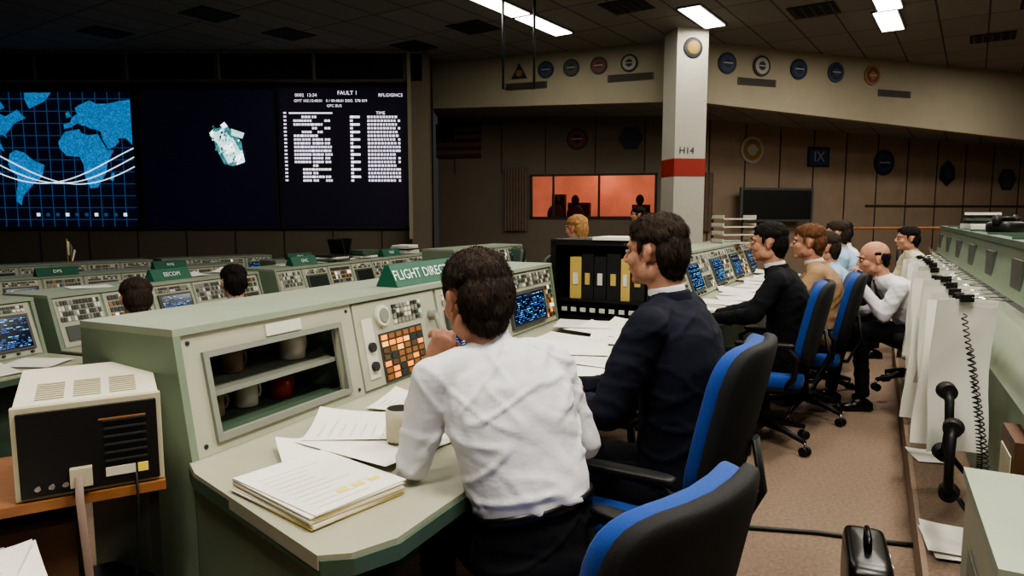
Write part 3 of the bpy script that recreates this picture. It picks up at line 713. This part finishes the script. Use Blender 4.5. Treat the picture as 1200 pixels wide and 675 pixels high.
person('bald_man_white_shirt',(2.98,4.98),82,'shirt_white',hair='hair_black',bald=True,lean=.24,headp=(0,.32,1.14),hpitch=-8,hyaw=-6,tie=True,
  elbow=((-.2,.30,.74),(.24,.20,.76)),wrist=((-.07,.43,.955),(.12,.44,.68)),hdir=((.2,-.12,1),(-.3,.9,-.1)),hcurl=(50,25),pel=.6,knees=((-.1,.42,.62),(.14,.46,.6)),ankles=((-.05,.36,.11),(.16,.52,.11)),strands=900,vox=.012)
person('man_cream_shirt',(4.15,6.9,.0),80,'shirt_cream',hair='hair_black',lean=.1,headz=1.22)
person('man_front_row',(-2.22,4.05,Z2),38,'shirt_white',hair='hair_dark',lean=.1,headz=1.2,hpitch=-12,strands=2000)
person('man_front_row',(-1.95,4.85,Z2),36,'shirt_blue',hair='hair_black',lean=.1,headz=1.22,hpitch=-12,strands=2000)
person('man_blond',(.72,6.35,.0),50,'shirt_white',hair='hair_blond',lean=.1,headz=1.33,strands=1500)
person('man_at_far_console',(2.1,10.6,0),80,'suit_black',hair='hair_black',lean=.1,headz=1.45)
# ---------------------------------------------------------------- things on desks
def sheets(name,T,items,lift=.003):
    a=MB(); k=0
    for (x,y,rz,w,h,kind) in items:
        z=.002+k*lift; k+=1; a.M=Matrix.Translation((x,y,z))@Matrix.Rotation(R(rz),4,'Z')
        n=6; vs=[]; rg=random.Random(k*7+int(x*100))
        cu=rg.uniform(0,.03); 
        for i in range(n+1):
            for j in range(n+1):
                u=i/n; v=j/n; vs.append(((u-.5)*w,(v-.5)*h,cu*(u*v)**3+.003*math.sin(u*5+k)))
        a.add(vs,[(i*(n+1)+j,(i+1)*(n+1)+j,(i+1)*(n+1)+j+1,i*(n+1)+j+1) for i in range(n) for j in range(n)],'paper_b' if kind=='b' else 'paper',True)
        if kind=='t':
            for q in range(9):
                yy=h*.38-q*h*.085; a.box(-w*.4,-w*.4+w*rg.uniform(.3,.8),yy,yy+.003,.005,.0055,'paper_b')
    a.obj(name,T)
D=RF(1.34,.93,.74,3)
sheets('loose_papers',D,[(.35,.45,10,.28,.36,'t'),(.5,.58,35,.22,.28,'p'),(.45,.35,-20,.22,.28,'t'),(.6,.3,15,.28,.36,'p'),(.75,.55,5,.22,.28,'t'),(.2,.5,50,.22,.28,'p'),(.9,.4,-10,.22,.28,'b'),(.3,.42,-8,.28,.4,'p'),(.42,.5,28,.28,.4,'t'),
  (1.5,.4,10,.28,.36,'t'),(1.8,.45,-15,.28,.4,'p'),(1.9,.22,25,.28,.36,'t'),(2.1,.4,-5,.3,.42,'p'),(2.2,.15,12,.28,.36,'t'),(2.45,.35,-20,.28,.36,'p'),(2.6,.5,12,.28,.36,'b'),(2.7,.2,0,.28,.36,'t'),(1.4,.55,20,.28,.36,'p'),
  (1.35,.2,30,.3,.4,'p'),(1.6,.15,-8,.3,.4,'t'),(1.75,.3,18,.3,.4,'p')])
a=MB()
for k in range(9):
    a.M=Matrix.Rotation(R(random.uniform(-2,2)),4,'Z'); o=random.uniform(-.004,.004)
    a.box(-.14+o,.14+o,-.18,.18,k*.004,k*.004+.0035,'paper' if k%3 else 'binder_yellow')
a.M=Matrix.Identity(4)
for k in range(10): a.box(-.11,-.11+random.uniform(.1,.2),-.15+k*.028,-.148+k*.028,.036,.0365,'paper_b')
for k in range(3): a.box(-.02+k*.05,.01+k*.05,-.12,-.10,.0365,.037,'paper_yellow')
a.obj('printout_stack',D@Matrix.Translation((-.04,.33,.003))@Matrix.Rotation(R(-14),4,'Z'))
def mug(T,m='ceramic',r=.04,h=.09,name='coffee_mug'):
    a=MB(); s=20
    a.tube([(0,0,0),(0,0,.004),(0,0,h),],[r*.92,r,r],m,s); a.tube([(0,0,h-.01),(0,0,h+.001)],[r*.88,r*.88],'black',s)
    a.tube([(r*.95,0,h*.8),(r+.02,0,h*.75),(r+.027,0,h*.5),(r+.02,0,h*.25),(r*.95,0,h*.2)],.006,m,8)
    a.obj(name,T)
mug(D@Matrix.Translation((.335,.33,.03)),'beige_plastic',.042,.1)
for x,y,z,m,r,h in ((.62,1.02,.172,'ceramic',.05,.1),(.40,1.04,.037,'ceramic',.042,.09),(.55,1.02,.037,'red_cup',.045,.08),(.25,1.04,.037,'mug_brown',.04,.08),(.35,1.05,.172,'mug_brown',.04,.08)):
    mug(D@Matrix.Translation((x,y,z)),m,r,h)
S2=RF(4.85,.85,.74,-1)
sheets('loose_papers',S2,[(.5+i*.33,.22+.08*math.sin(i*2),i*23%50-25,.3,.38,'t' if i%2 else 'p') for i in range(11)])
sheets('loose_papers',Mb@Matrix.Translation((0,0,.74)),[(.3+i*.3,.22,i*31%50-25,.26,.34,'p') for i in range(6)])
sheets('loose_papers',Ma@Matrix.Translation((0,0,.74)),[(.2+i*.3,.22,i*31%50-25,.26,.34,'p') for i in range(4)])
for M in (Mb,Mc): sheets('loose_papers',M@Matrix.Translation((0,0,1.134)),[(.5+i*.5,.85,i*31%50-25,.3,.24,'p') for i in range(4)])
def stack(T,n=5,seed=1,name='document_stack',mats=('paper','binder_black','paper_b','green_dark')):
    rg=random.Random(seed); a=MB()
    for k in range(n): a.cbox((rg.uniform(-.015,.015),rg.uniform(-.01,.01),.012+k*.024),(.34,.26,.022),rg.choice(mats),R(rg.uniform(-10,10)))
    a.obj(name,T)
for i,(x,yy) in enumerate(((1.2,.8),(1.9,.85),(2.9,.82))): stack(Mc@Matrix.Translation((x,yy,1.145)),3+i,i)
a=MB(); a.cbox((-.05,0,.12),(.03,.22,.26),'black',0,0,R(-18)); a.cbox((.07,0,.12),(.03,.22,.26),'black',0,0,R(14)); a.cbox((.0,0,.01),(.22,.24,.02),'black'); a.obj('open_binder',Mc@Matrix.Translation((1.55,.95,1.15)))
a=MB()
a.tube([(0,0,0),(0,0,.02)],.06,'black',16); a.tube([(0,0,.02),(0,0,.42)],.006,'binder_yellow',6)
n=8; vs=[]
for i in range(n+1):
    vs+=[(.006+.012*i*1.2,.02*math.sin(i*.9),.4-.018*i),(.006+.008*i,.02*math.sin(i*.9),.22-.012*i)]
for k in range(n): a.add([vs[2*k],vs[2*k+2],vs[2*k+3],vs[2*k+1]],[(0,1,2,3)],'flag_red' if k%2 else 'paper')
a.obj('desk_flag',TR(-5.6,8.6,.73,0))
# computer monitor on cart (seen from the back)
a=MB(); w=.165; Hh=.235
a.add([(-w,0,0),(w,0,0),(w,.34,.0),(-w,.34,.0),(-w,0,Hh),(w,0,Hh),(w,.34,Hh+.035),(-w,.34,Hh+.035)],[(0,3,2,1),(4,5,6,7),(0,1,5,4),(1,2,6,5),(2,3,7,6),(3,0,4,7)],'white_plastic')
a.box(-w-.004,w+.004,-.012,.012,-.004,Hh+.004,'beige_plastic')
a.box(-w+.008,w-.008,-.024,-.012,.006,Hh-.010,'black')
for k in range(3):
    for i in range(8): a.box(-.12+k*.085,-.055+k*.085,.05+i*.018,.056+i*.018,Hh+.006+i*.0019,Hh+.009+i*.0019,'beige_plastic')
for k in range(6): a.box(.03,.13,-.03,-.024,.07+k*.022,.076+k*.022,'dark_metal')
a.box(.03,.10,-.027,-.024,.03,.055,'white_plastic'); a.box(.105,.13,-.027,-.024,.03,.055,'paper_yellow')
a.box(.02,.13,-.026,-.024,.185,.19,'lamp_dim')
for k in range(3): a.tube([(-.12+k*.03,-.024,.03),(-.12+k*.03,-.034,.03)],.008,'chrome',8)
a.box(-.05,.0,-.045,-.024,.02,.07,'beige_plastic')
a.tube([(-.03,-.045,.05),(-.03,-.085,.0),(-.02,-.10,-.2),(.0,-.11,-.5),(.05,-.06,-.66)],[(.010,.002)]*5,'ribbon_cable',8,side=(1,0,0))
a.tube([(.1,-.03,.03),(.1,-.07,-.05),(.08,-.07,-.3),(.12,-.05,-.66)],.004,'black',6)
a.obj('computer_monitor',TR(-1.12,1.76,.742,31),.008)
a=MB(); a.box(-.36,.17,-.03,.42,-.025,0,'wood')
for x in (-.33,.14):
    for y in (.0,.38): a.box(x-.012,x+.012,y-.012,y+.012,-.70,-.025,'black'); a.tube([(x-.02,y,-.705),(x+.02,y,-.705)],.028,'black',12)
a.box(-.33,.14,.0,.38,-.4,-.385,'black'); a.box(-.31,-.05,.05,.36,-.385,-.1,'wood_dark')
a.obj('equipment_cart',TR(-1.12,1.76,.736,31))
a=MB(); a.box(-.4,.12,-.17,.17,.62,.65,'desk_top'); 
for x in (-.35,.08):
    for y in (-.14,.14): a.box(x-.015,x+.015,y-.015,y+.015,0,.62,'dark_metal')
a.obj('side_table',TR(-1.27,1.40,0,31)); sheets('loose_papers',TR(-1.20,1.47,.65,31),[(0,0,10,.22,.22,'t'),(-.04,.0,-8,.22,.24,'p')])
a=MB(); a.M=RF(0,0)
b0,b1=1.4,9.2
a.prism([(-.50,.15),(-.50,.80),(-.62,1.02),(-.66,1.30),(-1.25,1.34),(-1.25,.15)],b0+1.2,b1,'green_paint')
a.prism([(-.495,.78),(-.62,1.03),(-.60,1.04),(-.475,.79)],b0+1.2,b1,'green_light')
for k in range(7):
    x=b0+1.25+k*.95
    for i in range(4): a.box(x+.1+i*.07,x+.15+i*.07,-.656,-.64,1.1,1.16,'button_white')
    a.box(x+.45,x+.75,-.66,-.63,1.06,1.24,'bezel')
    a.box(x,x+.012,-1.25,-.655,1.3,1.345,'green_dark')
a.box(b0+1.2,b1,-.72,-.64,1.295,1.33,'green_dark')
a.box(b0+1.3,b1-1,-.50,-.47,1.10,1.12,'chrome')
a.obj('support_console')
rr=random.Random(9)
a=MB(); a.M=RF(0,0)
for k in range(24):
    r0=3.2+k*.155; hh=rr.uniform(.45,.8); ww=rr.uniform(.20,.28); ang=R(rr.uniform(-72,-38)); z1=1.11+rr.uniform(-.03,.03)
    n=8; vs=[]; ph=rr.uniform(0,6)
    for i in range(n+1):
        for jx in range(4):
            v=i/n; u=jx/3-.5
            bx=.04*math.sin(v*5+ph)*v+.02*math.cos(u*4+ph); 
            x=r0+math.cos(ang)*u*ww-math.sin(ang)*bx; y=-.33+math.sin(ang)*u*ww+math.cos(ang)*bx+.02*v; vs.append((x,y,z1-v*hh))
    a.add(vs,[(i*4+q,i*4+q+1,(i+1)*4+q+1,(i+1)*4+q) for i in range(n) for q in range(3)],'paper' if k%3 else 'paper_b',True)
    a.cbox((r0,-.33,z1+.005),(.05,.012,.03),'black',ang); a.tube([(r0,-.33,z1+.01),(r0+.02,-.48,1.13)],.002,'chrome',5)
a.obj('hanging_printouts')
a=MB(); a.M=RF(0,0); a.box(1.8,2.48,-.62,-.29,.15,.66,'panel_grey'); a.box(1.79,2.49,-.63,-.28,.65,.68,'green_light'); a.box(1.95,2.3,-.288,-.284,.3,.5,'panel_mid'); a.obj('low_cabinet')
a=MB(); a.M=RF(0,0); a.box(2.7,2.95,-.49,-.44,.15,.72,'wood_dark'); a.box(2.73,2.92,-.438,-.434,.3,.66,'beige_plastic'); a.obj('wooden_board')
def handset(T,name='telephone_handset'):
    a=MB(); a.tube([(0,0,-.12),(0,.03,-.09),(0,.045,0),(0,.03,.09),(0,0,.12)],[(.022,.018),(.020,.016),(.018,.015),(.020,.016),(.022,.018)],'black',12)
    for z in (-.12,.12): a.tube([(0,.02,z),(0,-.025,z)],[.030,.035],'black',16)
    pts=[]; N=700
    for i in range(N):
        t=i/N; pts.append((-.03-.09*math.sin(t*3.1)+.009*math.cos(t*420),.009*math.sin(t*420),-.13-.30*math.sin(t*math.pi)+.55*t))
    a.tube(pts,.0028,'black',4); a.obj(name,T)
handset(RF(3.0,-.27,.68,100)); handset(RF(2.85,-.28,.58,80))
sheets('floor_papers',RF(4.25,-.33,.153),[(0,0.0,15,.22,.2,'p')])
sheets('floor_binder_papers',RF(3.1,-.34,.16),[(0,0,10,.28,.2,'t'),(.02,.01,4,.28,.2,'p')],.012)
a=MB(); a.ell((0,0,.15),(.2,.075,.14),'leather_black',.3,32,12); a.tube([(-.06,0,.28),(-.05,0,.33),(.05,0,.33),(.06,0,.28)],.01,'leather_black',8); a.box(-.05,-.02,-.08,-.07,.2,.24,'chrome'); a.box(.03,.06,-.08,-.07,.2,.24,'chrome')
a.obj('briefcase',RF(2.66,-.03,.0,5))
a=MB(); a.tube([(.9,3.2,.01),(1.1,3.05,.01),(1.4,3.0,.01),(1.7,2.9,.01),(1.9,2.85,.01)],.012,'black',6); a.obj('floor_cable')
a=MB(); a.ell((0,0,.04),(.11,.1,.045),'black',.5); a.tube([(-.1,0,.12),(-.08,0,.1),(.08,0,.1),(.1,0,.12)],.018,'black',10)
for s in(-1,1): a.tube([(s*.1,0,.06),(s*.1,0,.12)],.03,'black',12)
a.obj('desk_telephone',RF(6.0,-.82,1.33,-40))
stack(RF(7.2,-.82,1.335),6,3)
a=MB()
for k in range(4): a.box(-.2,.2,-.15,.15,k*.09,k*.09+.012,'white_plastic'); a.box(-.2,-.19,-.15,.15,k*.09,k*.09+.05,'white_plastic'); a.box(.19,.2,-.15,.15,k*.09,k*.09+.05,'white_plastic')
a.box(-.2,-.18,.13,.15,0,.33,'dark_metal'); a.box(.18,.2,.13,.15,0,.33,'dark_metal')
a.obj('paper_tray',TR(2.55,7.9,1.13,10))
a=MB(); a.box(-.9,.9,-.05,.0,-.35,.35,'bezel'); a.box(-.84,.84,-.06,-.05,-.3,.3,'black'); a.obj('wall_monitor',TR(5.5,14.5,1.65,17)@Matrix.Translation((0,-.1,0)))
a=MB(); a.tube([(6.2,12.5,1.2),(11,13.3,1.2)],.025,'wood',8)
for k in range(6): a.tube([(6.2+k*.95,12.5+k*.16,-.0),(6.2+k*.95,12.5+k*.16,1.2)],.02,'dark_metal',8)
a.obj('hand_rail')
sc=bpy.context.scene
sc.view_settings.view_transform='AgX'
sc.view_settings.look='AgX - Medium High Contrast'
sc.view_settings.exposure=0.36
